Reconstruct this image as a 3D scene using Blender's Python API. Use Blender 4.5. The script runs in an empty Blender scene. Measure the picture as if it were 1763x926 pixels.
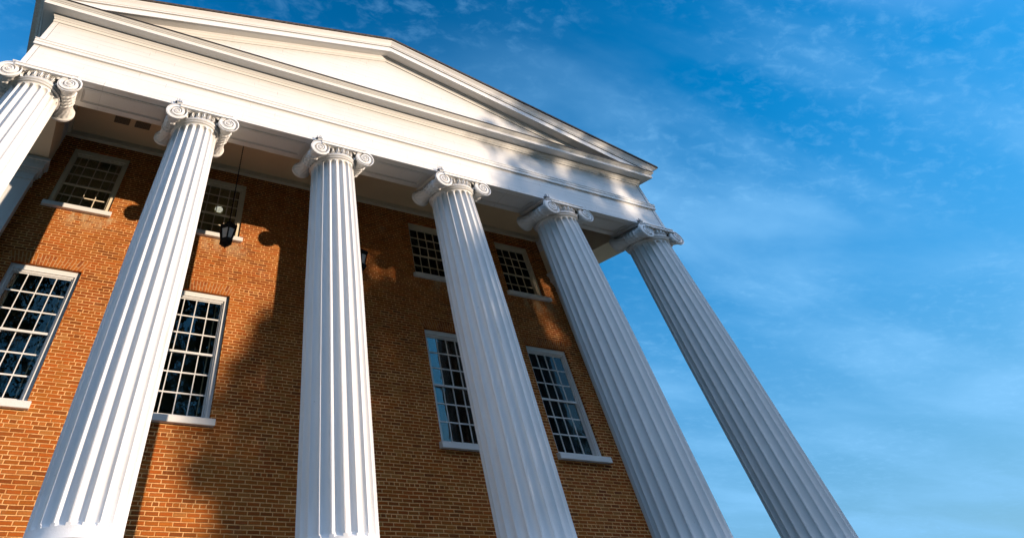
import bpy, bmesh, math, random
from mathutils import Vector, Matrix

random.seed(7)
S = bpy.context.scene
COL = S.collection

# ------------------------------------------------------------------ camera
W_PX = 1763.0
CAM_F, CAM_CX, CAM_CY = 770.66, 600.49, -100.15
R_X = Vector((0.91174201, -0.40839793, -0.04401863))
R_Y = Vector((0.34008425, 0.81061383, -0.47670528))
R_Z = Vector((0.23036756, 0.41966218, 0.87796039))
cd = bpy.data.cameras.new('camera')
cam = bpy.data.objects.new('camera', cd)
COL.objects.link(cam)
cd.sensor_fit = 'HORIZONTAL'
cd.sensor_width = 36.0
cd.lens = CAM_F / W_PX * 36.0
cd.shift_x = (W_PX / 2 - CAM_CX) / W_PX
cd.shift_y = (CAM_CY - 462.7) / W_PX
cd.clip_start = 0.05
cd.clip_end = 6000
# world-to-camera rows: x right, y down, z forward
rows = [R_X, R_Y, R_Z]
ex = Vector([r for r in R_X]); ey = Vector([r for r in R_Y]); ez = Vector([r for r in R_Z])
M = Matrix((ex, -ey, -ez)).transposed().to_4x4()
M.translation = Vector((2.40823749, -7.76261251, -6.43164653))
cam.matrix_world = M
S.camera = cam

# ------------------------------------------------------------------ sun and sky
SUN_TO = Vector((1.03, -1.0, 0.103)).normalized()       # towards the sun
SUN_EL = math.asin(SUN_TO.z)
SUN_AZ = math.atan2(SUN_TO.x, SUN_TO.y)                  # clockwise from +Y
sd = bpy.data.lights.new('sun', 'SUN')
sd.energy = 2.75
sd.angle = math.radians(0.5)
sd.color = (1.0, 0.80, 0.61)
sun = bpy.data.objects.new('sun', sd)
COL.objects.link(sun)
sun.location = (30, -30, 20)
sun.rotation_euler = (-SUN_TO).to_track_quat('-Z', 'Y').to_euler()

wd = bpy.data.worlds.new('World')
S.world = wd
wd.use_nodes = True
nt = wd.node_tree
for n in list(nt.nodes):
    nt.nodes.remove(n)
def wn(t, **k):
    n = nt.nodes.new(t)
    for a, b in k.items():
        setattr(n, a, b)
    return n
wo = wn('ShaderNodeOutputWorld')
bg = wn('ShaderNodeBackground')
sky = wn('ShaderNodeTexSky')
sky.sky_type = 'NISHITA'
sky.sun_disc = False
sky.sun_elevation = SUN_EL
sky.sun_rotation = SUN_AZ
sky.altitude = 200
sky.air_density = 1.0
sky.dust_density = 0.1
sky.ozone_density = 3.0
SKY_STRENGTH = 0.15
SKY_SAT = 1.36
FILL_BANK = (4.4, 5.7, 8.4)
CLOUD = (0.85, 2.0, 3.3)
hs = wn('ShaderNodeHueSaturation')
hs.inputs['Saturation'].default_value = SKY_SAT
hs.inputs['Value'].default_value = 1.34
nt.links.new(sky.outputs[0], hs.inputs['Color'])
tc = wn('ShaderNodeTexCoord')
sep = wn('ShaderNodeSeparateXYZ')
nt.links.new(tc.outputs['Generated'], sep.inputs[0])
def wm(op, a, b=None, c=None):
    n = wn('ShaderNodeMath', operation=op)
    for i, v in enumerate((a, b, c)):
        if v is None:
            continue
        if isinstance(v, (int, float)):
            n.inputs[i].default_value = v
        else:
            nt.links.new(v, n.inputs[i])
    return n.outputs[0]
zc_ = wm('ADD', wm('MAXIMUM', sep.outputs[2], 0.0), 0.06)
px_ = wm('DIVIDE', sep.outputs[0], zc_)
py_ = wm('DIVIDE', sep.outputs[1], zc_)
cmb = wn('ShaderNodeCombineXYZ')
nt.links.new(px_, cmb.inputs[0]); nt.links.new(py_, cmb.inputs[1])
def wnoise(scale, detail, rough, dist=0.0, vec=None, off=(0, 0, 0), sc=(1, 1, 1), rot=0.0):
    mp = wn('ShaderNodeMapping')
    mp.inputs['Location'].default_value = off
    mp.inputs['Scale'].default_value = sc
    mp.inputs['Rotation'].default_value = (0, 0, rot)
    nt.links.new(cmb.outputs[0], mp.inputs[0])
    n = wn('ShaderNodeTexNoise')
    n.inputs['Scale'].default_value = scale
    n.inputs['Detail'].default_value = detail
    n.inputs['Roughness'].default_value = rough
    n.inputs['Distortion'].default_value = dist
    nt.links.new(mp.outputs[0], n.inputs['Vector'])
    return n.outputs[0]
def wramp(v, lo, hi):
    n = wn('ShaderNodeMapRange')
    n.interpolation_type = 'SMOOTHSTEP'
    nt.links.new(v, n.inputs[0])
    n.inputs[1].default_value = lo; n.inputs[2].default_value = hi
    return n.outputs[0]
ripple = wramp(wnoise(14.0, 5, 0.62, 0.3, sc=(1.0, 1.6, 1), rot=0.9), 0.45, 0.78)
patch = wramp(wnoise(1.3, 3, 0.5, 0.2, off=(3.1, 1.7, 0)), 0.30, 0.62)
veil = wramp(wnoise(1.5, 5, 0.50, 0.25, off=(5.4, 0.2, 0), sc=(0.55, 1.5, 1), rot=-0.5), 0.36, 0.80)
low = wramp(sep.outputs[2], 0.80, 0.45)                  # more cloud towards the horizon
cl = wm('ADD', wm('MULTIPLY', wm('MULTIPLY', ripple, patch), 0.22), wm('MULTIPLY', wm('MULTIPLY', veil, low), 0.62))
cl = wm('MINIMUM', cl, 0.8)
mx = wn('ShaderNodeMix', data_type='RGBA')
nt.links.new(cl, mx.inputs[0])
tint = wn('ShaderNodeMix', data_type='RGBA', blend_type='MULTIPLY')
tint.inputs[0].default_value = 1.0
nt.links.new(hs.outputs[0], tint.inputs[6])
tint.inputs[7].default_value = (0.82, 0.97, 1.01, 1)
nt.links.new(tint.outputs[2], mx.inputs[6])
mx.inputs[7].default_value = (*CLOUD, 1)
hz = wn('ShaderNodeMix', data_type='RGBA')
nt.links.new(wm('MULTIPLY', wramp(sep.outputs[2], 0.52, 0.02), 0.75), hz.inputs[0])
nt.links.new(tint.outputs[2], hz.inputs[6])
hz.inputs[7].default_value = (0.55, 1.25, 2.35, 1)
nt.links.new(hz.outputs[2], mx.inputs[6])
# a bank of pale cloud added high behind the camera as unseen fill light
bk = wn('ShaderNodeVectorMath', operation='DOT_PRODUCT')
nt.links.new(tc.outputs['Generated'], bk.inputs[0])
bk.inputs[1].default_value = (0.36, -0.68, 0.64)
fill_bank = wm('MULTIPLY', wm('MULTIPLY', wramp(bk.outputs['Value'], 0.58, 0.84), wramp(sep.outputs[2], 0.36, 0.58)), wramp(wnoise(0.9, 4, 0.55, 0.3), 0.25, 0.55))
mb = wn('ShaderNodeMix', data_type='RGBA')
nt.links.new(fill_bank, mb.inputs[0])
nt.links.new(mx.outputs[2], mb.inputs[6])
mb.inputs[7].default_value = (*FILL_BANK, 1)
nt.links.new(mb.outputs[2], bg.inputs[0])
bg.inputs[1].default_value = SKY_STRENGTH
nt.links.new(bg.outputs[0], wo.inputs[0])

S.view_settings.view_transform = 'Standard'
S.view_settings.look = 'None'
S.view_settings.exposure = 1.10
S.view_settings.gamma = 1.0
S.view_settings.use_curve_mapping = False
S.render.engine = 'CYCLES'
S.cycles.max_bounces = 8
S.cycles.diffuse_bounces = 1
S.cycles.use_denoising = True

# ------------------------------------------------------------------ measurements of the building
# plan: x along the front, y inwards, z up, z = 0 is the underside of the architrave
G = 0.0215086            # the plan narrows a little towards the back
WA = 0.724               # depth of the architrave
D = 2.926                # plane of the brick wall
E_ = 0.471               # overhang of the entablature beyond the outer column axes
X1 = 15.0
SP = 3.0
ZBT = 0.846              # top of the brick wall
CEIL = 0.955
SLOPE = 0.2309
ZR = 3.320
FLOOR = -5.55
GROUND = -8.0
YB = 8.5                 # back of the body
FRZ = 1.39               # top of the frieze

def warp(v):
    return Vector((v[0] * (1 - G * v[1]), v[1], v[2]))

ORIG = {}
def link(o, parent=None, origin=Vector((0, 0, 0))):
    COL.objects.link(o)
    origin = Vector(origin)
    ORIG[o.name] = origin
    if parent is not None:
        o.parent = parent
        o.location = origin - ORIG[parent.name]
    else:
        o.location = origin
    return o

def obj(name, bm, mat, parent=None, origin=(0, 0, 0), do_warp=True, smooth=None):
    """one mesh object out of a bmesh that holds building coordinates"""
    org = warp(origin) if do_warp else Vector(origin)
    for v in bm.verts:
        v.co = (warp(v.co) if do_warp else v.co) - org
    bmesh.ops.recalc_face_normals(bm, faces=bm.faces[:])
    if smooth is not None:
        for f in bm.faces:
            f.smooth = True
        bm.normal_update()
        lim = math.radians(smooth)
        for e in bm.edges:
            if len(e.link_faces) == 2 and e.calc_face_angle(0) > lim:
                e.smooth = False
    me = bpy.data.meshes.new(name)
    bm.to_mesh(me)
    bm.free()
    for m in (mat if isinstance(mat, (list, tuple)) else [mat]):
        me.materials.append(m)
    o = bpy.data.objects.new(name, me)
    return link(o, parent, org)

def empty(name, origin, do_warp=True):
    o = bpy.data.objects.new(name, None)
    o.empty_display_size = 0.3
    return link(o, None, warp(origin) if do_warp else Vector(origin))

def tag(o, label=None, cat=None, group=None, kind=None):
    if label: o['label'] = label
    if cat: o['category'] = cat
    if group: o['group'] = group
    if kind: o['kind'] = kind
    return o

def box(bm, x0, x1, y0, y1, z0, z1, mi=0):
    vs = [bm.verts.new((x, y, z)) for z in (z0, z1) for y in (y0, y1) for x in (x0, x1)]
    for q in ((0, 1, 3, 2), (4, 6, 7, 5), (0, 4, 5, 1), (2, 3, 7, 6), (0, 2, 6, 4), (1, 5, 7, 3)):
        f = bm.faces.new([vs[i] for i in q]); f.material_index = mi
    return vs

def bevel(bm, w, seg=2):
    bmesh.ops.bevel(bm, geom=bm.edges[:], offset=w, segments=seg, affect='EDGES', clamp_overlap=True)

def stations(bm, rings, closed_ring=True, cap=True, mi=0):
    """skin consecutive rings of points"""
    R = [[bm.verts.new(p) for p in r] for r in rings]
    n = len(R[0])
    for a, b in zip(R, R[1:]):
        for i in range(n if closed_ring else n - 1):
            j = (i + 1) % n
            f = bm.faces.new((a[i], a[j], b[j], b[i])); f.material_index = mi
    if cap and closed_ring:
        for r in (R[0], R[-1]):
            f = bm.faces.new(r); f.material_index = mi
    return R

def around(bm, prof, side_scale=1.0, mi=0):
    """sweep a profile (outward d, z) round the front and both sides of the building"""
    rg = []
    for st in range(4):
        ring = []
        for d, z in prof:
            x = (-E_ - d * side_scale) if st < 2 else (X1 + E_ + d * side_scale)
            y = YB if st in (0, 3) else -d
            ring.append((x, y, z))
        rg.append(ring)
    stations(bm, rg, mi=mi)

def revolve(bm, prof, cx, cy, n=48, sx=1.0, sy=1.0, cap=True, mi=0):
    rings = []
    for r, z in prof:
        rings.append([(cx + sx * r * math.cos(2 * math.pi * i / n), cy + sy * r * math.sin(2 * math.pi * i / n), z) for i in range(n)])
    return stations(bm, rings, cap=cap, mi=mi)

def tube(bm, a, b, r0, r1=None, n=8, mi=0):
    a, b = Vector(a), Vector(b)
    r1 = r0 if r1 is None else r1
    t = (b - a).normalized()
    u = t.orthogonal().normalized(); w = t.cross(u)
    rings = []
    for p, r in ((a, r0), (b, r1)):
        rings.append([p + r * (math.cos(2 * math.pi * i / n) * u + math.sin(2 * math.pi * i / n) * w) for i in range(n)])
    stations(bm, rings, mi=mi)

# ------------------------------------------------------------------ materials
class NT:
    def __init__(s, name):
        s.m = bpy.data.materials.new(name)
        s.m.use_nodes = True
        s.t = s.m.node_tree
        s.b = s.t.nodes['Principled BSDF']
        s.out = s.t.nodes['Material Output']
    def n(s, t, **k):
        x = s.t.nodes.new(t)
        for a, b in k.items(): setattr(x, a, b)
        return x
    def l(s, a, b): s.t.links.new(a, b)
    def put(s, sock, v):
        if isinstance(v, (int, float)): sock.default_value = v
        elif isinstance(v, tuple): sock.default_value = v if len(v) == len(sock.default_value) else (*v, 1)
        else: s.l(v, sock)
    def math(s, op, a, b=None, c=None):
        x = s.n('ShaderNodeMath', operation=op)
        for i, v in enumerate((a, b, c)):
            if v is not None: s.put(x.inputs[i], v)
        return x.outputs[0]
    def noise(s, vec, scale, detail=4, rough=0.55, dist=0.0, sc=(1, 1, 1)):
        mp = s.n('ShaderNodeMapping'); mp.inputs['Scale'].default_value = sc
        s.l(vec, mp.inputs[0])
        x = s.n('ShaderNodeTexNoise')
        x.inputs['Scale'].default_value = scale; x.inputs['Detail'].default_value = detail
        x.inputs['Roughness'].default_value = rough; x.inputs['Distortion'].default_value = dist
        s.l(mp.outputs[0], x.inputs['Vector'])
        return x.outputs[0]
    def ramp(s, v, lo, hi, a=0.0, b=1.0):
        x = s.n('ShaderNodeMapRange'); x.interpolation_type = 'SMOOTHSTEP'
        s.l(v, x.inputs[0])
        x.inputs[1].default_value = lo; x.inputs[2].default_value = hi; x.inputs[3].default_value = a; x.inputs[4].default_value = b
        return x.outputs[0]
    def mix(s, f, a, b, mode='MIX'):
        x = s.n('ShaderNodeMix', data_type='RGBA', blend_type=mode)
        s.put(x.inputs[0], f); s.put(x.inputs[6], a); s.put(x.inputs[7], b)
        return x.outputs[2]
    def obj_co(s): return s.n('ShaderNodeTexCoord').outputs['Object']
    def bump(s, h, dist, strength=1.0):
        x = s.n('ShaderNodeBump'); x.inputs['Distance'].default_value = dist; x.inputs['Strength'].default_value = strength
        s.l(h, x.inputs['Height']); s.l(x.outputs[0], s.b.inputs['Normal'])
    def base(s, c, rough=0.5, spec=0.5, metal=0.0):
        s.put(s.b.inputs['Base Color'], c); s.put(s.b.inputs['Roughness'], rough)
        s.b.inputs['Specular IOR Level'].default_value = spec; s.b.inputs['Metallic'].default_value = metal
        return s.m

def paint(name, col=(0.80, 0.785, 0.75), boards=False, streak=0.25, rough=0.55):
    t = NT(name)
    co = t.obj_co()
    a = t.noise(co, 1.7, 5, 0.6)
    c = t.mix(t.ramp(a, 0.35, 0.75, 0.0, 0.6), col, tuple(x * 0.93 for x in col))
    st = t.noise(co, 9.0, 5, 0.65, sc=(1, 1, 0.16))
    c = t.mix(t.ramp(st, 0.60, 0.80, 0.0, streak), c, (0.52, 0.48, 0.42))
    sp = t.noise(co, 26.0, 2, 0.5)
    c = t.mix(t.ramp(sp, 0.74, 0.80, 0.0, 0.45), c, (0.40, 0.37, 0.32))
    if boards:
        sx = t.n('ShaderNodeSeparateXYZ'); t.l(co, sx.inputs[0])
        wob = t.math('MULTIPLY', t.noise(co, 0.9, 2), 0.012)
        z = t.math('ADD', sx.outputs[2], wob)
        rowi = t.math('FLOOR', t.math('DIVIDE', z, 0.105))
        fr = t.math('FRACT', t.math('DIVIDE', z, 0.105))
        ln = t.math('LESS_THAN', t.math('ABSOLUTE', t.math('SUBTRACT', fr, 0.5)), 0.022)
        brk = t.ramp(t.noise(co, 0.55, 3, 0.6, sc=(1, 1, 12)), 0.42, 0.58)
        cb_ = t.n('ShaderNodeTexWhiteNoise', noise_dimensions='1D'); t.l(rowi, cb_.inputs['W'])
        xx = t.math('ADD', t.math('DIVIDE', sx.outputs[0], 2.35), t.math('MULTIPLY', cb_.outputs[0], 7.3))
        fx_ = t.math('ABSOLUTE', t.math('SUBTRACT', t.math('FRACT', xx), 0.5))
        ln = t.math('MAXIMUM', ln, t.math('LESS_THAN', fx_, 0.0016))
        tone = t.n('ShaderNodeTexWhiteNoise', noise_dimensions='2D')
        cc = t.n('ShaderNodeCombineXYZ'); t.l(t.math('FLOOR', t.math('ADD', xx, 0.5)), cc.inputs[0]); t.l(rowi, cc.inputs[1])
        t.l(cc.outputs[0], tone.inputs['Vector'])
        c = t.mix(t.math('MULTIPLY', tone.outputs[0], 0.10), c, (0.60, 0.57, 0.52))
        crack = t.math('MULTIPLY', ln, brk)
        c = t.mix(t.math('MULTIPLY', crack, 0.75), c, (0.33, 0.29, 0.24))
    h = t.noise(co, 60.0, 3, 0.6)
    t.bump(h, 0.004, 0.5)
    return t.base(c, rough, 0.35)

M_PAINT = paint('white_paint')
M_BOARD = paint('white_board_paint', boards=True, streak=0.32)
M_COL = paint('column_paint', (0.80, 0.79, 0.765), streak=0.50)
M_CEIL = paint('ceiling_paint_bounce', (0.84, 0.61, 0.36), streak=0.15)  # beige, lightened and warmed to stand in for bounced light under the porch
M_BEAM = paint('beam_paint_bounce', (0.84, 0.71, 0.51), streak=0.15)  # cream, with warm bounced light put into the colour
M_WIN = paint('window_paint_bounce', (0.82, 0.70, 0.50), streak=0.2)  # cream, warmed in place of light bounced onto the shaded frames

def brick_material():
    t = NT('red_brick')
    co = t.obj_co()
    sx = t.n('ShaderNodeSeparateXYZ'); t.l(co, sx.inputs[0])
    wob = t.math('MULTIPLY', t.math('SUBTRACT', t.noise(co, 2.2, 2), 0.5), 0.012)
    x = t.math('ADD', sx.outputs[0], t.math('MULTIPLY', t.math('SUBTRACT', t.noise(co, 9.0, 2), 0.5), 0.012))
    x = t.math('ADD', x, sx.outputs[1])                    # so that the side walls course as well
    z = t.math('ADD', sx.outputs[2], wob)
    H = 0.0443
    zr = t.math('DIVIDE', z, H)
    row = t.math('FLOOR', zr)
    fz = t.math('FRACT', zr)
    hdr = t.math('LESS_THAN', t.math('ABSOLUTE', t.math('SUBTRACT', t.math('FLOORED_MODULO', row, 8.0), 3.0)), 0.5)
    ln = t.math('SUBTRACT', 0.204, t.math('MULTIPLY', hdr, 0.102))
    wr = t.n('ShaderNodeTexWhiteNoise', noise_dimensions='1D'); t.l(row, wr.inputs['W'])
    off = t.math('ADD', t.math('MULTIPLY', row, 0.5), t.math('MULTIPLY', wr.outputs[0], 0.22))
    xr = t.math('ADD', t.math('DIVIDE', x, ln), off)
    ix = t.math('FLOOR', xr)
    fx = t.math('FRACT', xr)
    dz = t.math('MULTIPLY', t.math('SUBTRACT', 0.5, t.math('ABSOLUTE', t.math('SUBTRACT', fz, 0.5))), H)
    dx = t.math('MULTIPLY', t.math('SUBTRACT', 0.5, t.math('ABSOLUTE', t.math('SUBTRACT', fx, 0.5))), ln)
    rag = t.math('MULTIPLY', t.math('SUBTRACT', t.noise(co, 40.0, 3), 0.5), 0.006)
    dd = t.math('ADD', t.math('MINIMUM', dz, t.math('MULTIPLY', dx, 0.75)), rag)
    brick = t.ramp(dd, 0.0042, 0.0078)                     # 1 on the brick, 0 in the joint
    cb = t.n('ShaderNodeCombineXYZ'); t.l(ix, cb.inputs[0]); t.l(row, cb.inputs[1])
    wn_ = t.n('ShaderNodeTexWhiteNoise', noise_dimensions='2D'); t.l(cb.outputs[0], wn_.inputs['Vector'])
    rnd = wn_.outputs[0]
    cr = t.n('ShaderNodeValToRGB'); t.l(rnd, cr.inputs[0])
    el = cr.color_ramp.elements
    el[0].position = 0.0; el[0].color = (0.17, 0.034, 0.006, 1)
    el[1].position = 1.0; el[1].color = (0.54, 0.135, 0.012, 1)
    for p, c in ((0.12, (0.29, 0.062, 0.009)), (0.36, (0.45, 0.088, 0.010)), (0.6, (0.37, 0.105, 0.013)), (0.8, (0.52, 0.100, 0.010)), (0.93, (0.46, 0.18, 0.045))):
        q = el.new(p); q.color = (*c, 1)
    c = cr.outputs[0]
    fine = t.noise(co, 55.0, 4, 0.6)
    c = t.mix(t.ramp(fine, 0.3, 0.8, 0.0, 0.5), c, (0.26, 0.075, 0.011))
    grey = t.ramp(t.noise(co, 1.1, 4, 0.65), 0.60, 0.78, 0.0, 0.55)
    c = t.mix(grey, c, (0.38, 0.22, 0.15))
    mort = t.mix(t.ramp(t.noise(co, 4.0, 3), 0.35, 0.7), (0.92, 0.50, 0.20), (0.68, 0.31, 0.10))
    smear = t.ramp(t.noise(co, 2.3, 5, 0.7), 0.62, 0.80, 0.0, 0.75)
    c = t.mix(smear, c, (0.68, 0.36, 0.11))
    big = t.noise(co, 0.75, 5, 0.62)
    c = t.mix(t.ramp(big, 0.30, 0.70, 0.0, 0.55), t.mix(0.16, c, (0.10, 0.030, 0.010)), t.mix(0.26, c, (0.88, 0.30, 0.03)))
    c = t.mix(brick, mort, c)
    for wx in (1.376, 4.415, 10.58, 13.57):
        cxw = (wx + 0.35) * (1 - G * D) - 7.5 * (1 - G * D)
        ax = t.math('ABSOLUTE', t.math('SUBTRACT', sx.outputs[0], cxw))
        bx_ = t.ramp(ax, 0.62, 0.38)
        up = t.ramp(sx.outputs[2], -0.76, -0.70, 1.0, 0.0)
        dn = t.ramp(sx.outputs[2], -1.12, -0.76, 0.0, 1.0)
        nz = t.ramp(t.noise(co, 5.0, 5, 0.7, sc=(1, 1, 0.5)), 0.42, 0.62)
        m = t.math('MULTIPLY', t.math('MULTIPLY', bx_, t.math('MULTIPLY', up, dn)), nz)
        c = t.mix(t.math('MULTIPLY', m, 0.9), c, (0.62, 0.42, 0.22))
    t.bump(t.math('ADD', brick, t.math('MULTIPLY', fine, 0.45)), 0.014, 1.0)
    return t.base(c, 0.85, 0.2)
M_BRICK = brick_material()

def arch_brick():
    t = NT('arch_brick')
    g = t.n('ShaderNodeNewGeometry')
    cr = t.n('ShaderNodeValToRGB'); t.l(g.outputs['Random Per Island'], cr.inputs[0])
    el = cr.color_ramp.elements
    el[0].color = (0.24, 0.055, 0.013, 1); el[1].color = (0.50, 0.15, 0.020, 1)
    q = el.new(0.4); q.color = (0.44, 0.115, 0.018, 1)
    co = t.obj_co()
    f = t.noise(co, 50, 4)
    c = t.mix(t.ramp(f, 0.3, 0.8, 0, 0.5), cr.outputs[0], (0.27, 0.10, 0.035))
    t.bump(f, 0.004, 0.6)
    return t.base(c, 0.85, 0.2)
M_ARCH = arch_brick()
def plain(name, col, rough=0.5, spec=0.5, metal=0.0, var=0.12, scale=20.0):
    t = NT(name)
    n = t.noise(t.obj_co(), scale, 4)
    c = t.mix(t.ramp(n, 0.3, 0.7), tuple(x * (1 - var) for x in col), tuple(min(1, x * (1 + var)) for x in col))
    t.bump(n, 0.003, 0.4)
    return t.base(c, rough, spec, metal)
M_MORTAR = plain('mortar', (0.58, 0.31, 0.13), 0.9)
M_IRON = plain('black_iron', (0.008, 0.007, 0.007), 0.6, 0.25)
M_FLASH = plain('dark_flashing', (0.045, 0.035, 0.028), 0.5, 0.4)
M_ROOF = plain('roof_shingle', (0.075, 0.062, 0.055), 0.9, 0.2, var=0.35, scale=14)
M_GUTTER = plain('gutter_paint', (0.70, 0.69, 0.67), 0.45)
M_SPIKE = plain('spike_metal', (0.25, 0.27, 0.30), 0.4, 0.5, 0.6)
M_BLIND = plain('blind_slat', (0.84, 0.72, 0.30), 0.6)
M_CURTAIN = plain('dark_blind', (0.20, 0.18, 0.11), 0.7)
M_DARK = plain('dark_interior', (0.05, 0.04, 0.03), 0.9)
M_VENT = plain('vent_metal', (0.20, 0.155, 0.10), 0.6)
M_STONE = plain('porch_stone', (0.30, 0.25, 0.19), 0.8)
def glass():
    t = NT('window_glass')
    tr = t.n('ShaderNodeBsdfTransparent'); tr.inputs[0].default_value = (0.93, 0.95, 0.92, 1)
    gl = t.n('ShaderNodeBsdfGlossy'); gl.inputs['Roughness'].default_value = 0.015
    fr = t.n('ShaderNodeFresnel'); fr.inputs[0].default_value = 1.55
    n = t.noise(t.obj_co(), 2.6, 3, 0.5)
    b = t.n('ShaderNodeBump'); b.inputs['Distance'].default_value = 0.006; b.inputs['Strength'].default_value = 0.6
    t.l(n, b.inputs['Height']); t.l(b.outputs[0], gl.inputs['Normal'])
    mx = t.n('ShaderNodeMixShader')
    t.l(fr.outputs[0], mx.inputs[0]); t.l(tr.outputs[0], mx.inputs[1]); t.l(gl.outputs[0], mx.inputs[2])
    t.l(mx.outputs[0], t.out.inputs[0])
    return t.m
M_GLASS = glass()
def frosted():
    t = NT('frosted_glass')
    t.base((0.88, 0.84, 0.80), 0.35, 0.5)
    t.b.inputs['Transmission Weight'].default_value = 0.2
    return t.m
M_FROST = frosted()
def lamp_mat():
    t = NT('lit_lamp')
    t.base((0.9, 0.9, 0.9), 0.5)
    t.b.inputs['Emission Color'].default_value = (1, 0.97, 0.9, 1)
    t.b.inputs['Emission Strength'].default_value = 0.5
    return t.m
M_LAMP = lamp_mat()
def leaf_mat(name, col):
    t = NT(name)
    g = t.n('ShaderNodeNewGeometry')
    c = t.mix(g.outputs['Random Per Island'], tuple(x * 0.6 for x in col), tuple(x * 1.4 for x in col))
    return t.base(c, 0.6, 0.3)
M_LEAF = leaf_mat('leaf', (0.055, 0.075, 0.022))
M_BARK = plain('bark', (0.10, 0.075, 0.055), 0.95, 0.2, var=0.4)
def ground_mat():
    t = NT('lawn_ground')
    co = t.obj_co()
    c = t.mix(t.ramp(t.noise(co, 0.35, 6, 0.65), 0.35, 0.65), (0.20, 0.135, 0.065), (0.28, 0.185, 0.09))
    return t.base(c, 0.95, 0.2)
M_GROUND = ground_mat()

# ------------------------------------------------------------------ the ground
bm = bmesh.new()
vs = [bm.verts.new((x, y, 0)) for x, y in ((-2500, -2500), (2500, -2500), (2500, 2500), (-2500, 2500))]
bm.faces.new(vs)
g = obj('ground', bm, M_GROUND, None, (0, 0, 0), do_warp=False)
g.location.z = GROUND
ORIG[g.name] = Vector((0, 0, GROUND))
tag(g, 'brown leaf strewn ground in front of the portico', 'ground', kind='structure')

# ------------------------------------------------------------------ the building
B = empty('temple_building', (7.5, 3.0, GROUND))
tag(B, 'red brick temple fronted building with a white columned portico and pediment', 'building')

# --- entablature
bm = bmesh.new()
box(bm, -E_, X1 + E_, 0, WA, 0, 0.56)
obj('architrave', bm, M_BOARD, B, (7.5, 0, 0))
for s in (0, 1):
    bm = bmesh.new()
    a, b = (-E_, WA / 2) if s == 0 else (X1 - WA / 2, X1 + E_)
    box(bm, a, b, WA, D + 0.25, 0, 0.56)
    c0, c1 = (-E_, -E_ + 0.3) if s == 0 else (X1 + E_ - 0.3, X1 + E_)
    box(bm, c0, c1, D + 0.25, YB, 0, 0.56)
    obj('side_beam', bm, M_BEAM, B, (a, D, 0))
bm = bmesh.new()
box(bm, -E_, X1 + E_, 0, WA, 0.56, FRZ)
for s in (0, 1):
    a, b = (-E_, WA / 2) if s == 0 else (X1 - WA / 2, X1 + E_)
    box(bm, a, b, WA, D + 0.25, 0.56, FRZ)
    c0, c1 = (-E_, -E_ + 0.3) if s == 0 else (X1 + E_ - 0.3, X1 + E_)
    box(bm, c0, c1, D + 0.25, YB, 0.56, FRZ)
obj('frieze', bm, M_BOARD, B, (7.5, 0, 0.6))
# flat corner boards at both ends of the front
for z0, z1 in ((0.012, 0.518), (0.672, 1.222)):
    for a, b in ((-E_ - 0.008, -E_ + 0.088), (X1 + E_ - 0.088, X1 + E_ + 0.008)):
        bm = bmesh.new()
        box(bm, a, b, -0.010, 0.1, z0, z1)
        q = b if a < 5 else a
        box(bm, q - 0.007, q + 0.007, -0.0025, 0.05, z0 + 0.001, z1 - 0.001, 1)
        obj('corner_board', bm, [M_PAINT, M_FLASH], B, (a, 0, z0))
bm = bmesh.new()
around(bm, [(-0.02, 0.520), (0.040, 0.528), (0.040, 0.585), (0.052, 0.600), (0.052, 0.640), (0.062, 0.648), (0.062, 0.662), (-0.02, 0.672)])
obj('taenia_moulding', bm, M_PAINT, B, (7.5, 0, 0.6))
bm = bmesh.new()
around(bm, [(-0.02, 1.222), (0.022, 1.224), (0.022, 1.285), (0.034, 1.290), (0.045, 1.315), (0.075, 1.345), (0.078, 1.372), (-0.02, 1.384)])
obj('bed_moulding', bm, M_PAINT, B, (7.5, 0, 1.3))
bm = bmesh.new()
around(bm, [(-0.03, 1.3865), (0.285, 1.3865), (0.288, 1.378), (0.302, 1.378), (0.304, 1.462), (0.322, 1.468), (0.324, 1.482), (0.342, 1.490), (0.362, 1.512),
            (0.372, 1.520), (0.372, 1.534), (-0.03, 1.62)])
obj('cornice', bm, M_PAINT, B, (7.5, 0, 1.45))
# the dark weathering on top of the front cornice
bm = bmesh.new()
prof = [(0.392, 1.522), (0.395, 1.541), (0.0, 1.640), (0.0, 1.628), (0.376, 1.537)]
stations(bm, [[(x, -d, z) for d, z in prof] for x in (-E_ - 0.33, X1 + E_ + 0.33)])
obj('cornice_flashing', bm, M_FLASH, B, (7.5, 0, 1.55))

# --- pediment
def zb(x): return ZR - SLOPE * abs(x - 7.5)
bm = bmesh.new()
xl, xr = 7.5 - (ZR - 1.53) / SLOPE, 7.5 + (ZR - 1.53) / SLOPE
fr = [bm.verts.new(p) for p in ((xl, 0.004, 1.53), (xr, 0.004, 1.53), (7.5, 0.004, ZR + 0.02))]
bk = [bm.verts.new((v.co.x, 0.20, v.co.z)) for v in fr]
bm.faces.new(fr); bm.faces.new(bk[::-1])
for i in range(3):
    bm.faces.new((fr[i], bk[i], bk[(i + 1) % 3], fr[(i + 1) % 3]))
obj('tympanum', bm, M_BOARD, B, (7.5, 0, 2))

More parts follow.
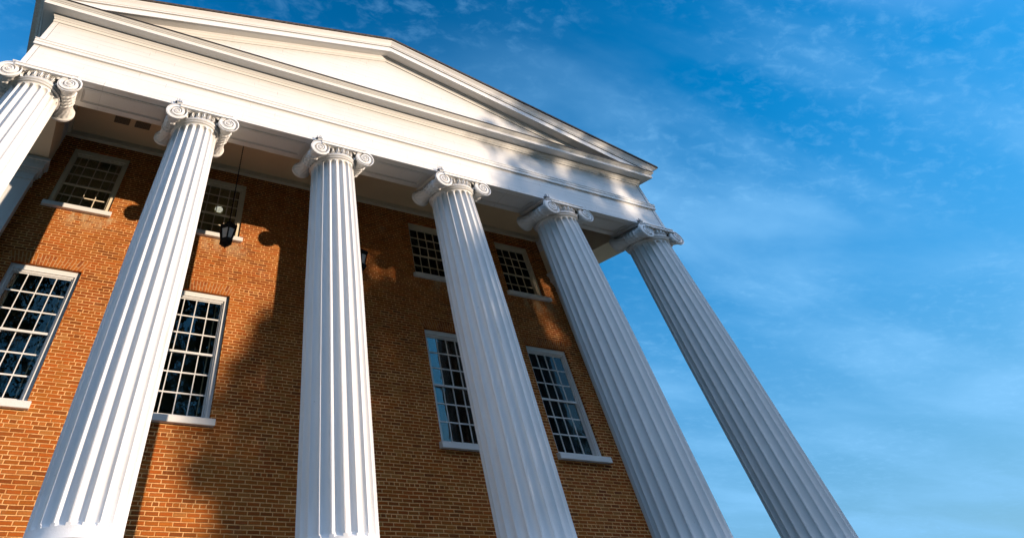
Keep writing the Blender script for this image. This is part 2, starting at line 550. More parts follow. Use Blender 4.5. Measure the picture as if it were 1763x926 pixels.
def ex(d): return d if d <= 0.304 else 0.304 + (d - 0.304) * 2.4
def rake(bm, prof):
    rings = []
    for st in (0, 1, 2):
        ring = []
        for d, h in prof:
            if st == 1: x = 7.5
            else:
                q = E_ + ex(max(d, -0.02))
                x = -q if st == 0 else X1 + q
            ring.append((x, -d, zb(x) + h))
        rings.append(ring)
    stations(bm, rings)
RAKE = [(-0.05, 0.0), (0.285, 0.0), (0.288, -0.008), (0.302, -0.008), (0.304, 0.140), (0.290, 0.142), (0.290, 0.160), (0.330, 0.162), (0.333, 0.190), (0.345, 0.198), (0.352, 0.220),
        (0.372, 0.262), (0.402, 0.300), (0.414, 0.312), (0.414, 0.345), (-0.05, 0.37)]
bm = bmesh.new()
rake(bm, [(-0.02, -0.165), (0.022, -0.160), (0.022, -0.105), (0.036, -0.095), (0.055, -0.045), (0.075, -0.025), (0.075, -0.002), (-0.02, -0.002)])
obj('raking_bed_moulding', bm, M_PAINT, B, (7.5, 0, 2.5))
bm = bmesh.new()
rake(bm, RAKE)
obj('raking_cornice', bm, M_PAINT, B, (7.5, 0, 2.5))
# roof slopes
bm = bmesh.new()
for s in (-1, 1):
    e = 7.5 + s * (7.5 + E_ + 0.60)
    z1 = zb(e) + 0.345
    za = ZR + 0.352
    rings = []
    for y in (-0.445, YB + 0.3):
        rings.append([(7.5, y, za), (e, y, z1), (e, y, z1 + 0.055), (7.5, y, za + 0.065)])
    stations(bm, rings)
obj('roof', bm, M_ROOF, B, (7.5, 3, 3))
# crown and gutter along both eaves
for s in (0, 1):
    bm = bmesh.new()
    rings = []
    for back in (0, 1):
        ring = []
        for d, h in [(0.26, 0.10), (0.304, 0.100)] + [q for q in RAKE if q[0] > 0.31] + [(0.26, 0.34)]:
            de = ex(d)
            z = zb(X1 + E_ + de) + h
            y = YB if back else -d + 0.002
            de += (0.055 * YB if back else 0.0)
            ring.append((-E_ - de if s == 0 else X1 + E_ + de, y, z))
        rings.append(ring)
    stations(bm, rings)
    obj('eave_crown', bm, M_GUTTER, B, (-1 if s == 0 else 16, 0, 1.55))

# --- soffit panels under the front beam
for k in range(5):
    bm = bmesh.new()
    a, b = SP * k + 0.68, SP * k + 2.32
    y0, y1 = 0.16, 0.60
    for p in ((a, b, y0, y0 + 0.03), (a, b, y1 - 0.03, y1), (a, a + 0.03, y0 + 0.03, y1 - 0.03), (b - 0.03, b, y0 + 0.03, y1 - 0.03)):
        box(bm, p[0], p[1], p[2], p[3], -0.014, 0.002)
    for p in ((a + 0.045, b - 0.045, y0 + 0.045, y0 + 0.058), (a + 0.045, b - 0.045, y1 - 0.058, y1 - 0.045), (a + 0.045, a + 0.058, y0 + 0.058, y1 - 0.058), (b - 0.058, b - 0.045, y0 + 0.058, y1 - 0.058)):
        box(bm, p[0], p[1], p[2], p[3], -0.008, 0.002)
    obj('soffit_panel', bm, M_PAINT, B, (SP * k + 1.5, 0.36, 0))

# --- porch ceiling, cove and vents
bm = bmesh.new()
box(bm, WA / 2 - 0.01, X1 - WA / 2 + 0.01, WA - 0.01, D + 0.02, CEIL, CEIL + 0.05)
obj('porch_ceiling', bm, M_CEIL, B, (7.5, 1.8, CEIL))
bm = bmesh.new()
xa, xb = WA / 2, X1 - WA / 2
for p in ((xa, xb, D - 0.10, D + 0.01, ZBT, CEIL), (xa, xb, WA - 0.002, WA + 0.08, 0.86, CEIL), (xa - 0.002, xa + 0.08, WA + 0.08, D - 0.10, 0.86, CEIL), (xb - 0.08, xb + 0.002, WA + 0.08, D - 0.10, 0.86, CEIL)):
    box(bm, *p)
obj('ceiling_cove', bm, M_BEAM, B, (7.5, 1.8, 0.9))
for x0 in (1.315, 1.805):
    bm = bmesh.new()
    y0, y1, x1 = 2.01, 2.215, x0 + 0.345
    box(bm, x0, x1, y0, y1, CEIL - 0.004, CEIL + 0.001, 1)
    n, m = 9, 6
    for i in range(n + 1):
        x = x0 + (x1 - x0) * i / n
        box(bm, x - 0.0075, x + 0.0075, y0, y1, CEIL - 0.014, CEIL - 0.006)
    for j in range(m + 1):
        y = y0 + (y1 - y0) * j / m
        box(bm, x0, x1, y - 0.0075, y + 0.0075, CEIL - 0.013, CEIL - 0.0055)
    obj('ceiling_vent', bm, [M_VENT, M_DARK], B, (x0, 2.1, CEIL))

# --- brick walls with window openings
UP = dict(z0=-0.66, z1=0.606, hw=0.655)
LO = dict(z0=-3.55, z1=-1.745, hw=0.655)
UPX = (1.376, 4.415, 10.58, 13.57)
LOX = (1.352, 4.43, 10.58, 13.57)
def wall_with_openings(bm, x0, x1, z0, z1, holes, y, depth):
    xs = sorted({x0, x1, *[h[0] for h in holes], *[h[1] for h in holes]})
    zs = sorted({z0, z1, *[h[2] for h in holes], *[h[3] for h in holes]})
    vc = {}
    def V(x, z):
        k = (round(x, 5), round(z, 5))
        if k not in vc: vc[k] = bm.verts.new((x, y, z))
        return vc[k]
    for a, b in zip(xs, xs[1:]):
        for c, d in zip(zs, zs[1:]):
            mx_, mz = (a + b) / 2, (c + d) / 2
            if any(h[0] < mx_ < h[1] and h[2] < mz < h[3] for h in holes): continue
            bm.faces.new((V(a, c), V(b, c), V(b, d), V(a, d)))
    for h in holes:
        f = [(h[0], h[2]), (h[1], h[2]), (h[1], h[3]), (h[0], h[3])]
        A = [bm.verts.new((p[0], y, p[1])) for p in f]
        C = [bm.verts.new((p[0], y + depth, p[1])) for p in f]
        for i in range(4):
            j = (i + 1) % 4
            bm.faces.new((A[i], A[j], C[j], C[i]))
holes = [(x - UP['hw'], x + UP['hw'], UP['z0'], UP['z1'] + (0.028 if x > 6 else 0)) for x in UPX] + [(x - LO['hw'], x + LO['hw'], LO['z0'], LO['z1']) for x in LOX]
bm = bmesh.new()
wall_with_openings(bm, 0.20, X1 - 0.20, FLOOR, CEIL, holes, D, 0.22)
# side and rear walls
for a, b in ((-0.34, -0.04), (X1 + 0.04, X1 + 0.34)):
    box(bm, a, b, D + 0.30, YB, GROUND, 0.0)
box(bm, -0.04, X1 + 0.04, YB - 0.3, YB - 0.002, GROUND, 1.4)
obj('brick_wall', bm, M_BRICK, B, (7.5, D, 0))
# flat brick arches over the lower windows
for x in LOX:
    bm = bmesh.new()
    n = 21
    zb0, zt0 = -1.738, -1.575
    w0, w1 = 0.675, 0.765
    rnd = random.Random(int(x * 100))
    for i in range(n):
        for part in ((0, 0.60), (0.67, 1.0)) if i % 2 else ((0, 0.30), (0.37, 1.0)):
            def pt(u, v):
                h = w0 + (w1 - w0) * v
                return x - h + 2 * h * u, zb0 + (zt0 - zb0) * v
            e = 0.155 / n
            q = [pt((i + e * n * 0.9) / n, part[0]), pt((i + 1 - e * n * 0.9) / n, part[0]), pt((i + 1 - e * n * 0.9) / n, part[1]), pt((i + e * n * 0.9) / n, part[1])]
            yy = D - 0.004 - rnd.random() * 0.004
            A = [bm.verts.new((p[0], yy, p[1])) for p in q]
            C = [bm.verts.new((p[0], D + 0.02, p[1])) for p in q]
            bm.faces.new(A); bm.faces.new(C[::-1])
            for k in range(4):
                bm.faces.new((A[k], C[k], C[(k + 1) % 4], A[(k + 1) % 4]))
    q = [(x - w0, zb0), (x + w0, zb0), (x + w1, zt0), (x - w1, zt0)]
    A = [bm.verts.new((p[0], D - 0.002, p[1])) for p in q]
    C = [bm.verts.new((p[0], D + 0.02, p[1])) for p in q]
    f = bm.faces.new(A); f.material_index = 1
    for k in range(4):
        f = bm.faces.new((A[k], C[k], C[(k + 1) % 4], A[(k + 1) % 4])); f.material_index = 1
    obj('flat_arch', bm, [M_ARCH, M_MORTAR], B, (x, D, -1.65))
# the dark shell of the rooms behind the glass
bm = bmesh.new()
box(bm, 0.25, X1 - 0.25, D + 0.9, D + 0.95, FLOOR, CEIL)
box(bm, 0.25, X1 - 0.25, D + 0.24, D + 0.9, CEIL + 0.06, CEIL + 0.1)
box(bm, 0.25, X1 - 0.25, D + 0.24, D + 0.9, -1.3, -1.2)
obj('inner_wall', bm, M_DARK, B, (7.5, D + 0.9, -2))

# --- antae at the front corners of the body
def anta(s):
    bm = bmesh.new()
    def X(v): return v if s == 0 else X1 - v
    def bx(a, b, *r):
        a, b = sorted((X(a), X(b))); box(bm, a, b, *r)
    bx(-E_ + 0.03, 0.275, D - 0.25, D + 0.30, FLOOR + 0.2, -0.30)
    o = obj('anta', bm, M_PAINT, B, (X(0), D - 0.1, -2))
    bm = bmesh.new()
    for z0, z1, p in ((-0.30, -0.26, 0.020), (-0.26, -0.22, 0.055), (-0.22, -0.10, 0.095), (-0.10, -0.075, 0.115), (-0.075, -0.02, 0.150), (-0.02, 0.0, 0.120)):
        bx(-E_ + 0.03 - p, 0.275 + p, D - 0.25 - p, D + 0.30, z0, z1 - 0.001)
    bx(-E_ + 0.01, 0.295, D - 0.27, D + 0.30, -0.43, -0.395)
    obj('anta_capital', bm, M_PAINT, o, (X(0), D - 0.1, -0.1))
    bm = bmesh.new()
    bx(-E_ - 0.03, 0.335, D - 0.31, D + 0.30, FLOOR, FLOOR + 0.2)
    obj('anta_base', bm, M_PAINT, o, (X(0), D - 0.1, FLOOR))
anta(0); anta(1)

# --- windows
def window(cx, z0, z1, hw, rows_up, rows_lo, mid, recess, upper):
    cw = 0.118 if upper else 0.105
    yc = D + recess
    org = (cx, D, (z0 + z1) / 2)
    bm = bmesh.new()
    def fr(a, b, c, d, w, y0, y1, bottom=True, wt=None):
        wt = wt or w
        box(bm, a, a + w, y0, y1, c, d); box(bm, b - w, b, y0, y1, c, d)
        box(bm, a + w, b - w, y0 + 0.0015, y1, d - wt, d)
        if bottom: box(bm, a + w, b - w, y0 + 0.0015, y1, c, c + w)
    e = 0.004
    fr(cx - hw + e, cx + hw - e, z0 + 0.015, z1 - e, cw * 0.72, yc, yc + 0.12, False)
    fr(cx - hw + cw * 0.72, cx + hw - cw * 0.72, z0 + 0.015, z1 - cw * 0.72, cw * 0.28, yc + 0.022, yc + 0.12, False)
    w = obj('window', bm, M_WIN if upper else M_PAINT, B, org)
    a, b = cx - hw + cw, cx + hw - cw
    zt = z1 - cw
    zbm = z0 + 0.03
    mw = 0.019
    for nm, lo, hi, nr, y in (('upper_sash', mid - 0.02, zt, rows_up, yc + 0.045), ('lower_sash', zbm, mid + 0.02, rows_lo, yc + 0.078)):
        bm = bmesh.new()
        st = 0.014 if upper else 0.024
        rl = 0.030
        box(bm, a, a + st, y, y + 0.03, lo, hi); box(bm, b - st, b, y, y + 0.03, lo, hi)
        box(bm, a + st, b - st, y + 0.001, y + 0.03, hi - (0.018 if nm == 'upper_sash' else rl), hi)
        box(bm, a + st, b - st, y + 0.001, y + 0.03, lo, lo + (rl if nm == 'upper_sash' else 0.05))
        ga, gb = a + st, b - st
        gl = lo + (rl if nm == 'upper_sash' else 0.05); gh = hi - (0.018 if nm == 'upper_sash' else rl)
        for i in range(1, 4):
            x = ga + (gb - ga) * i / 4
            box(bm, x - mw / 2, x + mw / 2, y + 0.002, y + 0.026, gl, gh)
        for j in range(1, nr):
            z = gl + (gh - gl) * j / nr
            box(bm, ga, gb, y + 0.004, y + 0.024, z - mw / 2, z + mw / 2)
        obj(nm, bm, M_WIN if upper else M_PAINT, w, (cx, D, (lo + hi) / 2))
        bm = bmesh.new()
        box(bm, ga - 0.004, gb + 0.004, y + 0.012, y + 0.016, gl - 0.004, gh + 0.004)
        obj('glass_pane', bm, M_GLASS, w, (cx, D, (lo + hi) / 2))
    # the sill
    bm = bmesh.new()
    sh = 0.725
    f0, f1 = (-0.090, 0.0)
    pts = [(D - 0.088, z0 - 0.068), (D - 0.088, z0 + 0.014), (D + 0.20, z0 + 0.028), (D + 0.20, z0 - 0.068)]
    stations(bm, [[(cx + s * sh, y, z) for y, z in pts] for s in (-1, 1)])
    # (the part inside the wall opening stays narrower than the wall)
    bevel(bm, 0.006, 1)
    obj('sill', bm, M_PAINT, w, (cx, D, z0))
    # storm-window stiles seen behind the glass, and the blind
    for x in (a + 0.10, b - 0.10):
        bm = bmesh.new()
        box(bm, x - 0.012, x + 0.012, yc + 0.122, yc + 0.134, zbm, zt)
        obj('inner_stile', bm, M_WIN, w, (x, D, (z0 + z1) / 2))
    if upper:
        bm = bmesh.new()
        z = z0 + 0.04
        while z < zt:
            vs_ = [bm.verts.new(p) for p in ((a + 0.01, yc + 0.145, z), (b - 0.01, yc + 0.145, z), (b - 0.01, yc + 0.158, z + 0.0215), (a + 0.01, yc + 0.158, z + 0.0215))]
            bm.faces.new(vs_)
            z += 0.022
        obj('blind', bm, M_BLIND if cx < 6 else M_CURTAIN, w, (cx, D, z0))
    return w
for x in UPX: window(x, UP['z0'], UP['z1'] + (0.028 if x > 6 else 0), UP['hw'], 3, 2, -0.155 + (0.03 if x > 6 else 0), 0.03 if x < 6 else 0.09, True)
for x in LOX: window(x, LO['z0'], LO['z1'], LO['hw'], 3, 3, -2.66, 0.055, False)

# --- columns
NF = 20
def shaft_mesh(cx, cy):
    bm = bmesh.new()
    zt, zbot = -0.335, FLOOR + 0.30
    zs = []
    tops = [0, 0.012, 0.024, 0.038, 0.044, 0.050, 0.058, 0.068, 0.080, 0.095, 0.115, 0.15]
    zs += [zt - t for t in tops]
    L = zt - zbot
    for i in range(1, 19): zs.append(zt - 0.15 - (L - 0.15 - 0.12) * i / 18)
    zs += [zbot + 0.10, zbot + 0.08, zbot + 0.05, zbot]
    per = 18
    n = NF * per
    flw = 0.84
    rings = []
    for z in zs:
        t = (zt - z)
        s = min(1.0, t / 2.25)
        R = 0.4296 + (0.4786 - 0.4296) * (s ** 0.9) + (0.012 * max(0, (t - 2.25)) / 3)
        if t < 0.036: R += 0.022 * (1 - t / 0.036) ** 2
        tb = z - zbot
        if tb < 0.06: R += 0.03 * (1 - tb / 0.06)
        hh = 0.052
        t0 = t - 0.042
        t1 = tb - 0.08
        if t0 <= 0 or t1 <= 0: wf = 0.0
        else:
            wf = math.sqrt(max(0, 1 - (1 - min(1, t0 / hh)) ** 2)) if t0 < hh else 1.0
            if t1 < hh: wf = min(wf, math.sqrt(max(0, 1 - (1 - t1 / hh) ** 2)))
        ring = []
        for i in range(n):
            f = (i % per) / per * 2 - 1
            q = abs(f) / flw
            dep = 0.0
            if wf > 0 and q < wf:
                dep = 0.056 * wf * math.sqrt(max(0, 1 - (q / wf) ** 2)) ** 0.9
            a = 2 * math.pi * (i / n)
            r = R - dep
            ring.append((cx + r * math.cos(a), cy + r * math.sin(a), z))
        rings.append(ring)
    stations(bm, rings)
    return bm

VR_X, VR_Z, VCX, VCZ = 0.207, 0.165, 0.516, -0.216
YF, YK = -0.452, 0.415
def volute_mesh(cx, cy, s):
    """one side of the capital: front scroll, bolster with its cords, rear scroll"""
    bm = bmesh.new()
    ox = cx + s * VCX
    nth, nr = 112, 40
    K = 0.50
    def height(r, th):
        if r < 0.105:
            return 0.020 * math.sqrt(max(0, 1 - (r / 0.105) ** 2)) + 0.002
        u = (math.log(r) / math.log(K) + th / (2 * math.pi)) % 1.0
        if r > 0.95: return 0.004
        gr = math.exp(-((u - 0.80) / 0.13) ** 2)
        lip = math.exp(-((u - 0.58) / 0.07) ** 2)
        return 0.008 + 0.010 * (1 - r) - (0.018 + 0.056 * r) * gr + 0.008 * lip
    for yy, sg in ((YF, -1), (YK, 1)):
        prev = None
        c0 = bm.verts.new((ox, cy + yy + sg * 0.022, VCZ))
        for k in range(1, nr + 1):
            r = 0.05 + 0.95 * (k / nr) ** 0.95
            ring = []
            for i in range(nth):
                th = 2 * math.pi * i / nth
                h = height(r, (-th * s + 2.6))
                ring.append(bm.verts.new((ox + VR_X * r * math.cos(th), cy + yy + sg * (h + 0.002), VCZ + VR_Z * r * math.sin(th))))
            for i in range(nth):
                j = (i + 1) % nth
                if prev is None: bm.faces.new((c0, ring[i], ring[j]))
                else: bm.faces.new((prev[i], ring[i], ring[j], prev[j]))
            prev = ring
        if sg < 0: rim_f = prev
        else: rim_k = prev
    # bolster between the two scrolls
    prof = []
    n = 46
    for i in range(n + 1):
        q = i / n
        y = YF + (YK - YF) * q
        e = abs(q - 0.47) / 0.53
        r = 0.60 + 0.40 * max(0, (e - 0.18) / 0.82) ** 2.2
        for c in (0.30, 0.40, 0.50, 0.60):
            dq = (q - c) / 0.034
            if abs(dq) < 1: r += 0.13 * math.sqrt(1 - dq * dq)
        if q < 0.045 or q > 0.955: r = 1.0
        prof.append((y, min(r, 1.0)))
    prev = rim_f
    for y, r in prof[1:-1]:
        ring = []
        for i in range(nth):
            th = 2 * math.pi * i / nth
            rr = r
            if 0.66 < r < 0.82: rr = r * (1 + 0.05 * math.cos(th * 12 + y * 50))
            ring.append(bm.verts.new((ox + VR_X * rr * math.cos(th), cy + y, VCZ + VR_Z * rr * math.sin(th))))
        for i in range(nth):
            j = (i + 1) % nth
            bm.faces.new((prev[i], prev[j], ring[j], ring[i]))
        prev = ring
    for i in range(nth):
        j = (i + 1) % nth
        bm.faces.new((prev[i], prev[j], rim_k[j], rim_k[i]))
    return bm

def echinus_mesh(cx, cy):
    bm = bmesh.new()
    n = 416
    rows_ = [(0.380, -0.350), (0.445, -0.350), (0.462, -0.343), (0.468, -0.333), (0.463, -0.323), (0.448, -0.318), (0.448, -0.313), (0.468, -0.307), (0.480, -0.296), (0.483, -0.286), (0.476, -0.276),
             (0.452, -0.270), (0.452, -0.263), (0.466, -0.258), (0.466, -0.249), (0.446, -0.245)]
    rings = []
    for r, z in rows_:
        rings.append([(cx + r * math.cos(2 * math.pi * i / n), cy + r * math.sin(2 * math.pi * i / n), z) for i in range(n)])
    ne = 26
    m = 16
    for k in range(m + 1):
        q = k / m
        z = -0.243 + q * 0.118
        base = 0.420 + 0.010 * q
        ring = []
        for i in range(n):
            a = 2 * math.pi * i / n
            f = ((i / n * ne) % 1.0) * 2 - 1
            zz = (q - 0.60) / 0.56
            w = 0.50 - 0.14 * (1 - q)
            d2 = (f / w) ** 2 + zz ** 2
            h = 0.0
            if d2 < 1: h = 0.056 * math.sqrt(1 - d2)
            sh = (f / (w + 0.27)) ** 2 + (zz / 1.16) ** 2
            if d2 >= 1.25 and sh < 1.0: h = max(h, 0.040)
            if abs(f) > 0.91 and q > 0.10: h = max(h, 0.044 * (0.35 + 0.65 * q))
            r = base + h
            ring.append((cx + r * math.cos(a), cy + r * math.sin(a), z))
        rings.append(ring)
    for r, z in ((0.455, -0.122), (0.455, -0.112), (0.38, -0.110)):
        rings.append([(cx + r * math.cos(2 * math.pi * i / n), cy + r * math.sin(2 * math.pi * i / n), z) for i in range(n)])
    stations(bm, rings)
    return bm

for k in range(6):
    cx, cy = SP * k, WA / 2
    c = obj('column', shaft_mesh(cx, cy), M_COL, B, (cx, cy, FLOOR), smooth=38)
    # abacus: a thin moulded slab
    bm = bmesh.new()
    rings = []
    for d, z in ((0.53, -0.046), (0.535, -0.036), (0.555, -0.028), (0.566, -0.018), (0.571, -0.014), (0.571, -0.002), (0.50, -0.001)):
        yd0, yd1 = d - 0.125, d - 0.155
        rings.append([(cx - d, cy - yd0, z), (cx + d, cy - yd0, z), (cx + d, cy + yd1, z), (cx - d, cy + yd1, z)])
    stations(bm, rings)
    obj('abacus', bm, M_COL, c, (cx, cy, -0.02))
    # the band that joins the scrolls, front and rear
    bm = bmesh.new()
    for sg, yy in ((-1, YF), (1, YK)):
        pr = [(0.06, -0.046), (-0.018, -0.046), (-0.020, -0.058), (-0.008, -0.061), (-0.004, -0.082), (-0.008, -0.101), (-0.022, -0.104), (-0.023, -0.120), (0.06, -0.124)]
        stations(bm, [[(cx + x, cy + yy + sg * (0.004 + o), z) if o > -1 else None for o, z in [(-p[0] + 0.012, p[1]) for p in pr]] for x in (-0.49, 0.49)])
    box(bm, cx - 0.47, cx + 0.47, cy + YF + 0.05, cy + YK - 0.05, -0.116, -0.047)
    obj('scroll_band', bm, M_COL, c, (cx, cy, -0.08))
    for s in (-1, 1):
        v = obj('volute', volute_mesh(cx, cy, s), M_COL, c, (cx + s * VCX, cy, VCZ), smooth=40)
    obj('echinus', echinus_mesh(cx, cy), M_COL, c, (cx, cy, -0.2), smooth=45)
    # curled leaves where the scrolls meet the echinus
    for s in (-1, 1):
        for sg in (-1, 1):
            bm = bmesh.new()
            pts = []
            for i in range(13):
                q = i / 12
                a = math.radians(60 + 62 * q)
                rr = 0.492 - 0.01 * q
                # runs round the echinus from the scroll to the side
                th = math.radians(52 - 34 * q)
                x = cx + s * rr * math.cos(th) * 0.98
                y = cy + sg * rr * math.sin(th)
                z = -0.235 - 0.075 * q + 0.028 * math.sin(math.pi * q)
                pts.append((Vector((x, y, z)), 0.020 * (1 - q) ** 0.6 + 0.006))
            for (p0, r0), (p1, r1) in zip(pts, pts[1:]):
                tube(bm, p0, p1, r0, r1, 7)
            # three-leaf tuft in the corner
            for j, (dx_, dz_) in enumerate(((-0.11, 0.012), (-0.10, -0.02), (-0.075, -0.05))):
                p0 = Vector((cx + s * 0.335, cy + sg * 0.405, -0.128))
                p1 = p0 + Vector((s * dx_, sg * 0.045, dz_))
                tube(bm, p0, p1, 0.018, 0.004, 6)
            obj('corner_leaf', bm, M_COL, c, (cx + s * 0.4, cy + sg * 0.4, -0.25), smooth=60)
    # base
    bm = bmesh.new()
    pr = [(0.50, FLOOR + 0.30), (0.52, FLOOR + 0.29), (0.52, FLOOR + 0.265)]
    for i in range(9):
        a = math.pi / 2 - math.pi * i / 8
        pr.append((0.53 + 0.04 * math.cos(a), FLOOR + 0.225 + 0.035 * math.sin(a)))
    pr += [(0.535, FLOOR + 0.18), (0.54, FLOOR + 0.165)]
    for i in range(9):
        a = math.pi / 2 - math.pi * i / 8
        pr.append((0.56 + 0.06 * math.cos(a), FLOOR + 0.115 + 0.045 * math.sin(a)))
    pr += [(0.56, FLOOR + 0.07)]
    revolve(bm, pr, cx, cy, 64)
    box(bm, cx - 0.64, cx + 0.64, cy - 0.64, cy + 0.64, FLOOR, FLOOR + 0.068)
    obj('base', bm, M_COL, c, (cx, cy, FLOOR), smooth=45)
    if k > 0:
        # small metal spikes at the left end of the abacus
        bm = bmesh.new()
        bx_ = cx - 0.52
        box(bm, bx_ - 0.09, bx_ + 0.05, -0.10, -0.03, -0.0005, 0.006)
        for dx_ in (-0.065, -0.03, 0.0, 0.028):
            for dy_ in (-0.085, -0.05):
                p = Vector((bx_ + dx_, dy_, 0.004))
                tube(bm, p, p + Vector((random.uniform(-0.02, 0.02), random.uniform(-0.02, 0.01), 0.062)), 0.007, 0.004, 5)
        obj('bird_spike', bm, M_SPIKE, c, (bx_, -0.06, 0))

# --- porch floor and steps
bm = bmesh.new()
box(bm, -1.2, X1 + 1.2, -0.9, D + 0.25, FLOOR - 0.3, FLOOR)
obj('porch_floor', bm, M_STONE, B, (7.5, 1, FLOOR))
bm = bmesh.new()
for i in range(8):
    z = FLOOR - 0.02 - i * 0.30
    box(bm, -1.2 - 0 * i, X1 + 1.2, -0.9 - 0.32 * (i + 1), -0.9 - 0.32 * i, GROUND, z - 0.28)
box(bm, -1.2, X1 + 1.2, -0.898, D + 0.2, GROUND, FLOOR - 0.301)
obj('steps', bm, M_STONE, B, (7.5, -2, GROUND))

# ------------------------------------------------------------------ hanging lanterns
def lantern(cx, cy, label):
    zc = -1.205
    L = empty('hanging_lantern', (cx, cy, -1.46))
    tag(L, label, 'lantern', 'lanterns hanging from the porch ceiling')
    hx = 6
    def hexring(r, z, rot=0.26):
        return [(cx + r * math.cos(2 * math.pi * i / hx + rot), cy + r * math.sin(2 * math.pi * i / hx + rot), z) for i in range(hx)]
    bm = bmesh.new()
    tube(bm, (cx, cy, -0.985), (cx, cy, CEIL - 0.03), 0.0085, n=8)
    z = -0.97
    while z < CEIL - 0.05:
        tube(bm, (cx - 0.012, cy, z), (cx + 0.012, cy, z + 0.028), 0.007, n=5)
        tube(bm, (cx, cy - 0.012, z + 0.03), (cx, cy + 0.012, z + 0.058), 0.007, n=5)
        z += 0.062
    revolve(bm, [(0.01, CEIL - 0.035), (0.05, CEIL - 0.022), (0.055, CEIL - 0.001)], cx, cy, 20)
    obj('chain', bm, M_IRON, L, (cx, cy, 0))
    bm = bmesh.new()
    revolve(bm, [(0.012, -0.962), (0.022, -0.968), (0.058, -0.972), (0.060, -0.985), (0.042, -0.990), (0.040, -1.005), (0.085, -1.015), (0.088, -1.024)], cx, cy, 24)
    stations(bm, [hexring(0.085, -1.022), hexring(0.150, -1.046), hexring(0.192, -1.062), hexring(0.196, -1.070), hexring(0.196, -1.105), hexring(0.186, -1.122), hexring(0.165, -1.124)])
    obj('cap', bm, M_IRON, L, (cx, cy, -1.05))
    bm = bmesh.new()
    stations(bm, [hexring(0.158, -1.122), hexring(0.106, -1.305)])
    obj('glass', bm, M_FROST, L, (cx, cy, -1.2))
    bm = bmesh.new()
    A, C = hexring(0.164, -1.120), hexring(0.112, -1.306)
    for p, q in zip(A, C): tube(bm, p, q, 0.0165, n=6)
    for R_ in (A, C):
        for i in range(hx): tube(bm, R_[i], R_[(i + 1) % hx], 0.011, n=6)
    obj('frame', bm, M_IRON, L, (cx, cy, -1.2))
    bm = bmesh.new()
    stations(bm, [hexring(0.112, -1.302), hexring(0.142, -1.310), hexring(0.142, -1.356), hexring(0.124, -1.368)])
    revolve(bm, [(0.112, -1.360), (0.105, -1.378), (0.080, -1.398), (0.045, -1.412), (0.024, -1.420), (0.020, -1.430), (0.012, -1.440), (0.011, -1.452), (0.003, -1.462)], cx, cy, 24)
    obj('cup', bm, M_IRON, L, (cx, cy, -1.4))
lantern(4.437, 1.83, 'black iron lantern with frosted panes hanging on a chain in front of the sunlit brick')
lantern(7.50, 1.83, 'black lantern half hidden behind the third fluted column from the left')

# round lamp seen through the second upper window
L = empty('room_lamp', (4.50, D + 0.17, -0.02))
tag(L, 'lit round white room lamp seen through the panes of the upper window behind the lantern', 'lamp')
bm = bmesh.new()
for i in range(5):
    z = -0.060 + i * 0.028
    hw_ = 0.100 * math.sqrt(max(0.05, 1 - ((i - 2) / 2.7) ** 2))
    box(bm, 4.50 - hw_, 4.50 + hw_, D + 0.162, D + 0.166, z, z + 0.010)
obj('shade', bm, M_LAMP, L, (4.50, D + 0.16, 0))

# ------------------------------------------------------------------ trees out in front (they shade the right of the facade, show in the panes, and added rows block low sky)
def leaf_cloud(bm, rnd, centre, rad, n, size):
    for _ in range(n):
        while True:
            p = Vector((rnd.uniform(-1, 1), rnd.uniform(-1, 1), rnd.uniform(-1, 1)))
            if p.length < 1: break
        p = centre + p * rad
        u = Vector((rnd.gauss(0, 1), rnd.gauss(0, 1), rnd.gauss(0, 1))).normalized()
        w = u.orthogonal().normalized()
        s_ = size * rnd.uniform(0.6, 1.3)
        u *= s_; w *= s_ * 0.5
        bm.faces.new([bm.verts.new(p + q) for q in (u, w, -u, -w)])

def limb(bm, rnd, a, b, r0, r1, seg=5, wob=0.25):
    pts = [a.lerp(b, i / seg) for i in range(seg + 1)]
    for i in range(1, seg): pts[i] += Vector((rnd.uniform(-wob, wob), rnd.uniform(-wob, wob), rnd.uniform(-wob, wob) * 0.5))
    for i in range(seg):
        tube(bm, pts[i], pts[i + 1], r0 + (r1 - r0) * i / seg, r0 + (r1 - r0) * (i + 1) / seg, 7)
    return pts

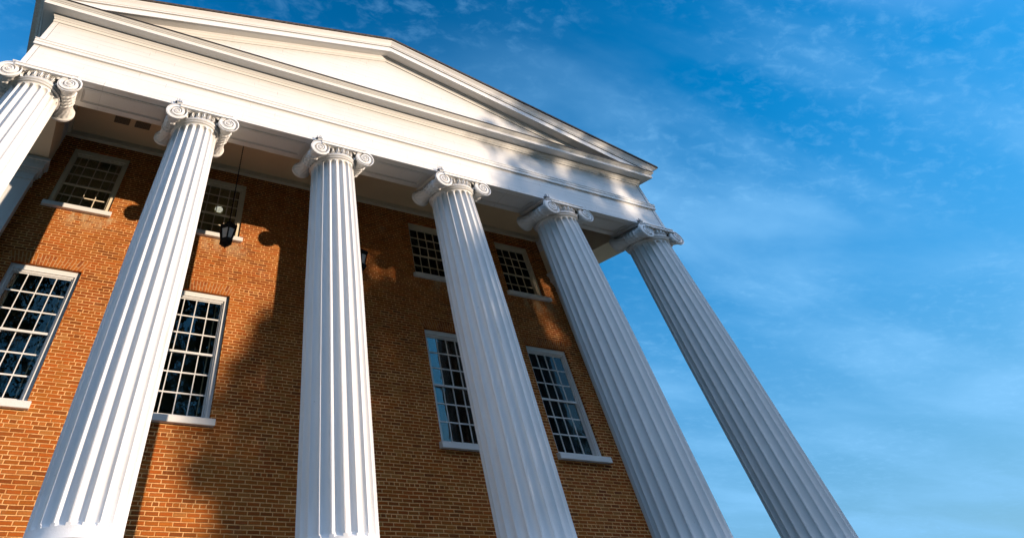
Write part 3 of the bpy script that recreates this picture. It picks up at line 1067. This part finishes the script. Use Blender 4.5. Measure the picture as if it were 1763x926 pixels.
def left_edge(v):
    pts = [(-9, 7.5), (-4, 7.2), (-2.6, 8.0), (-1.35, 8.78), (-0.75, 9.35), (0.0, 10.3), (0.9, 10.2), (1.6, 10.0), (2.5, 10.3), (2.9, 11.5)]
    if v <= pts[0][0]: return pts[0][1]
    for (a, b), (c, d) in zip(pts, pts[1:]):
        if v <= c: return b + (d - b) * (v - a) / (c - a)
    return 99
SV = Vector((1.03, -1.0, 0.103))
def shade_tree():
    rnd = random.Random(11)
    Lm = 23.0
    T = empty('broadleaf_tree', (15.5 + 1.03 * Lm, -Lm, GROUND), False)
    tag(T, 'tall broad leafy tree that casts the dappled shade on the right end of the pediment', 'tree', 'trees in front of the building')
    tb = bmesh.new()
    base = Vector((15.5 + 1.03 * Lm, -Lm, GROUND))
    top = base + Vector((0, 0, 9.5))
    limb(tb, rnd, base, top, 0.42, 0.22, 7, 0.15)
    cb = bmesh.new()
    cnt = 0
    while cnt < 1900:
        u = rnd.uniform(7.4, 23.5); v = rnd.uniform(-8.0, 2.9)
        # rounded on the far side and at the top right
        if u - left_edge(v) < 0: continue
        vt = 2.75 - 0.10 * max(0, u - 10.5) - 0.5 * max(0, u - 14) * 0.4
        if v > vt: continue
        if ((u - 14.5) / 9.0) ** 2 + ((v + 3.0) / 7.0) ** 2 > 1: continue
        edge = u - left_edge(v)
        dens = 0.62 if v > -0.15 else (0.8 if v > -0.8 else 1.0)
        if edge < 0.7: dens *= 0.65
        if v > 1.45: dens *= 0.55
        if rnd.random() > dens: continue
        dl = rnd.gauss(0, 1.6)
        c = Vector((u, 0, v)) + SV * (Lm + dl)
        leaf_cloud(cb, rnd, c, rnd.uniform(0.20, 0.46), 36 if v < -0.6 else 24, 0.115)
        if cnt % 14 == 0:
            h = rnd.uniform(0.45, 0.95)
            limb(tb, rnd, base.lerp(top, h), c, 0.10, 0.025, 5, 0.3)
        cnt += 1
    obj('trunk', tb, M_BARK, T, base, False)
    obj('crown', cb, M_LEAF, T, base, False)
shade_tree()

def woodland():
    rnd = random.Random(21)
    bm = bmesh.new()
    for i in range(9):  # front row mirrored in the panes, height set to block low sky light
        x = -19 + i * 5.4 + rnd.uniform(-1, 1)
        y = -29 - rnd.uniform(0, 6)
        h = rnd.uniform(21, 27)
        for j in range(60):
            q = rnd.uniform(0.05, 1.0)
            rr = 3.6 * (1.1 - 0.75 * q)
            a = rnd.uniform(0, 2 * math.pi)
            c = Vector((x + math.cos(a) * rr * rnd.random(), y + math.sin(a) * rr * rnd.random(), GROUND + h * q))
            leaf_cloud(bm, rnd, c, 1.7, 46, 0.42)
    for i in range(7):
        x = -13 + i * 4.6
        for j in range(80):
            q = rnd.uniform(0.05, 1.0)
            rr = 3.8 * (1.1 - 0.6 * q)
            a = rnd.uniform(0, 2 * math.pi)
            c = Vector((x + math.cos(a) * rr * rnd.random(), -27 + math.sin(a) * rr * rnd.random(), GROUND + 22 * q))
            leaf_cloud(bm, rnd, c, 0.8, 26, 0.30)
    for x, y, h in ((50, -20, 20), (57, -24, 22), (64, -17, 22), (72, -27, 24), (58, -34, 22), (66, -40, 24), (48, -16, 17)):  # unseen trees added on the right to block low sky light
        for j in range(95):
            q = rnd.uniform(0.05, 1.0)
            rr = 4.2 * (1.1 - 0.7 * q)
            a = rnd.uniform(0, 2 * math.pi)
            c = Vector((x + math.cos(a) * rr * rnd.random(), y + math.sin(a) * rr * rnd.random(), GROUND + h * q))
            leaf_cloud(bm, rnd, c, 1.8, 44, 0.44)
    for i in range(7):  # unseen row added on the left to keep sky light off the wall
        x = -40 - rnd.uniform(0, 6)
        y = -6 + i * 6.0
        h = rnd.uniform(17, 21)
        for j in range(80):
            q = rnd.uniform(0.05, 1.0)
            rr = 3.8 * (1.1 - 0.75 * q)
            a = rnd.uniform(0, 2 * math.pi)
            c = Vector((x + math.cos(a) * rr * rnd.random(), y + math.sin(a) * rr * rnd.random(), GROUND + h * q))
            leaf_cloud(bm, rnd, c, 1.8, 40, 0.46)
    w = obj('woodland', bm, M_LEAF, None, (0, -30, GROUND), False)
    tag(w, 'belt of dark leafy trees reflected in the lower left window panes, with unseen rows added to block sky light', 'woodland', kind='stuff')
woodland()
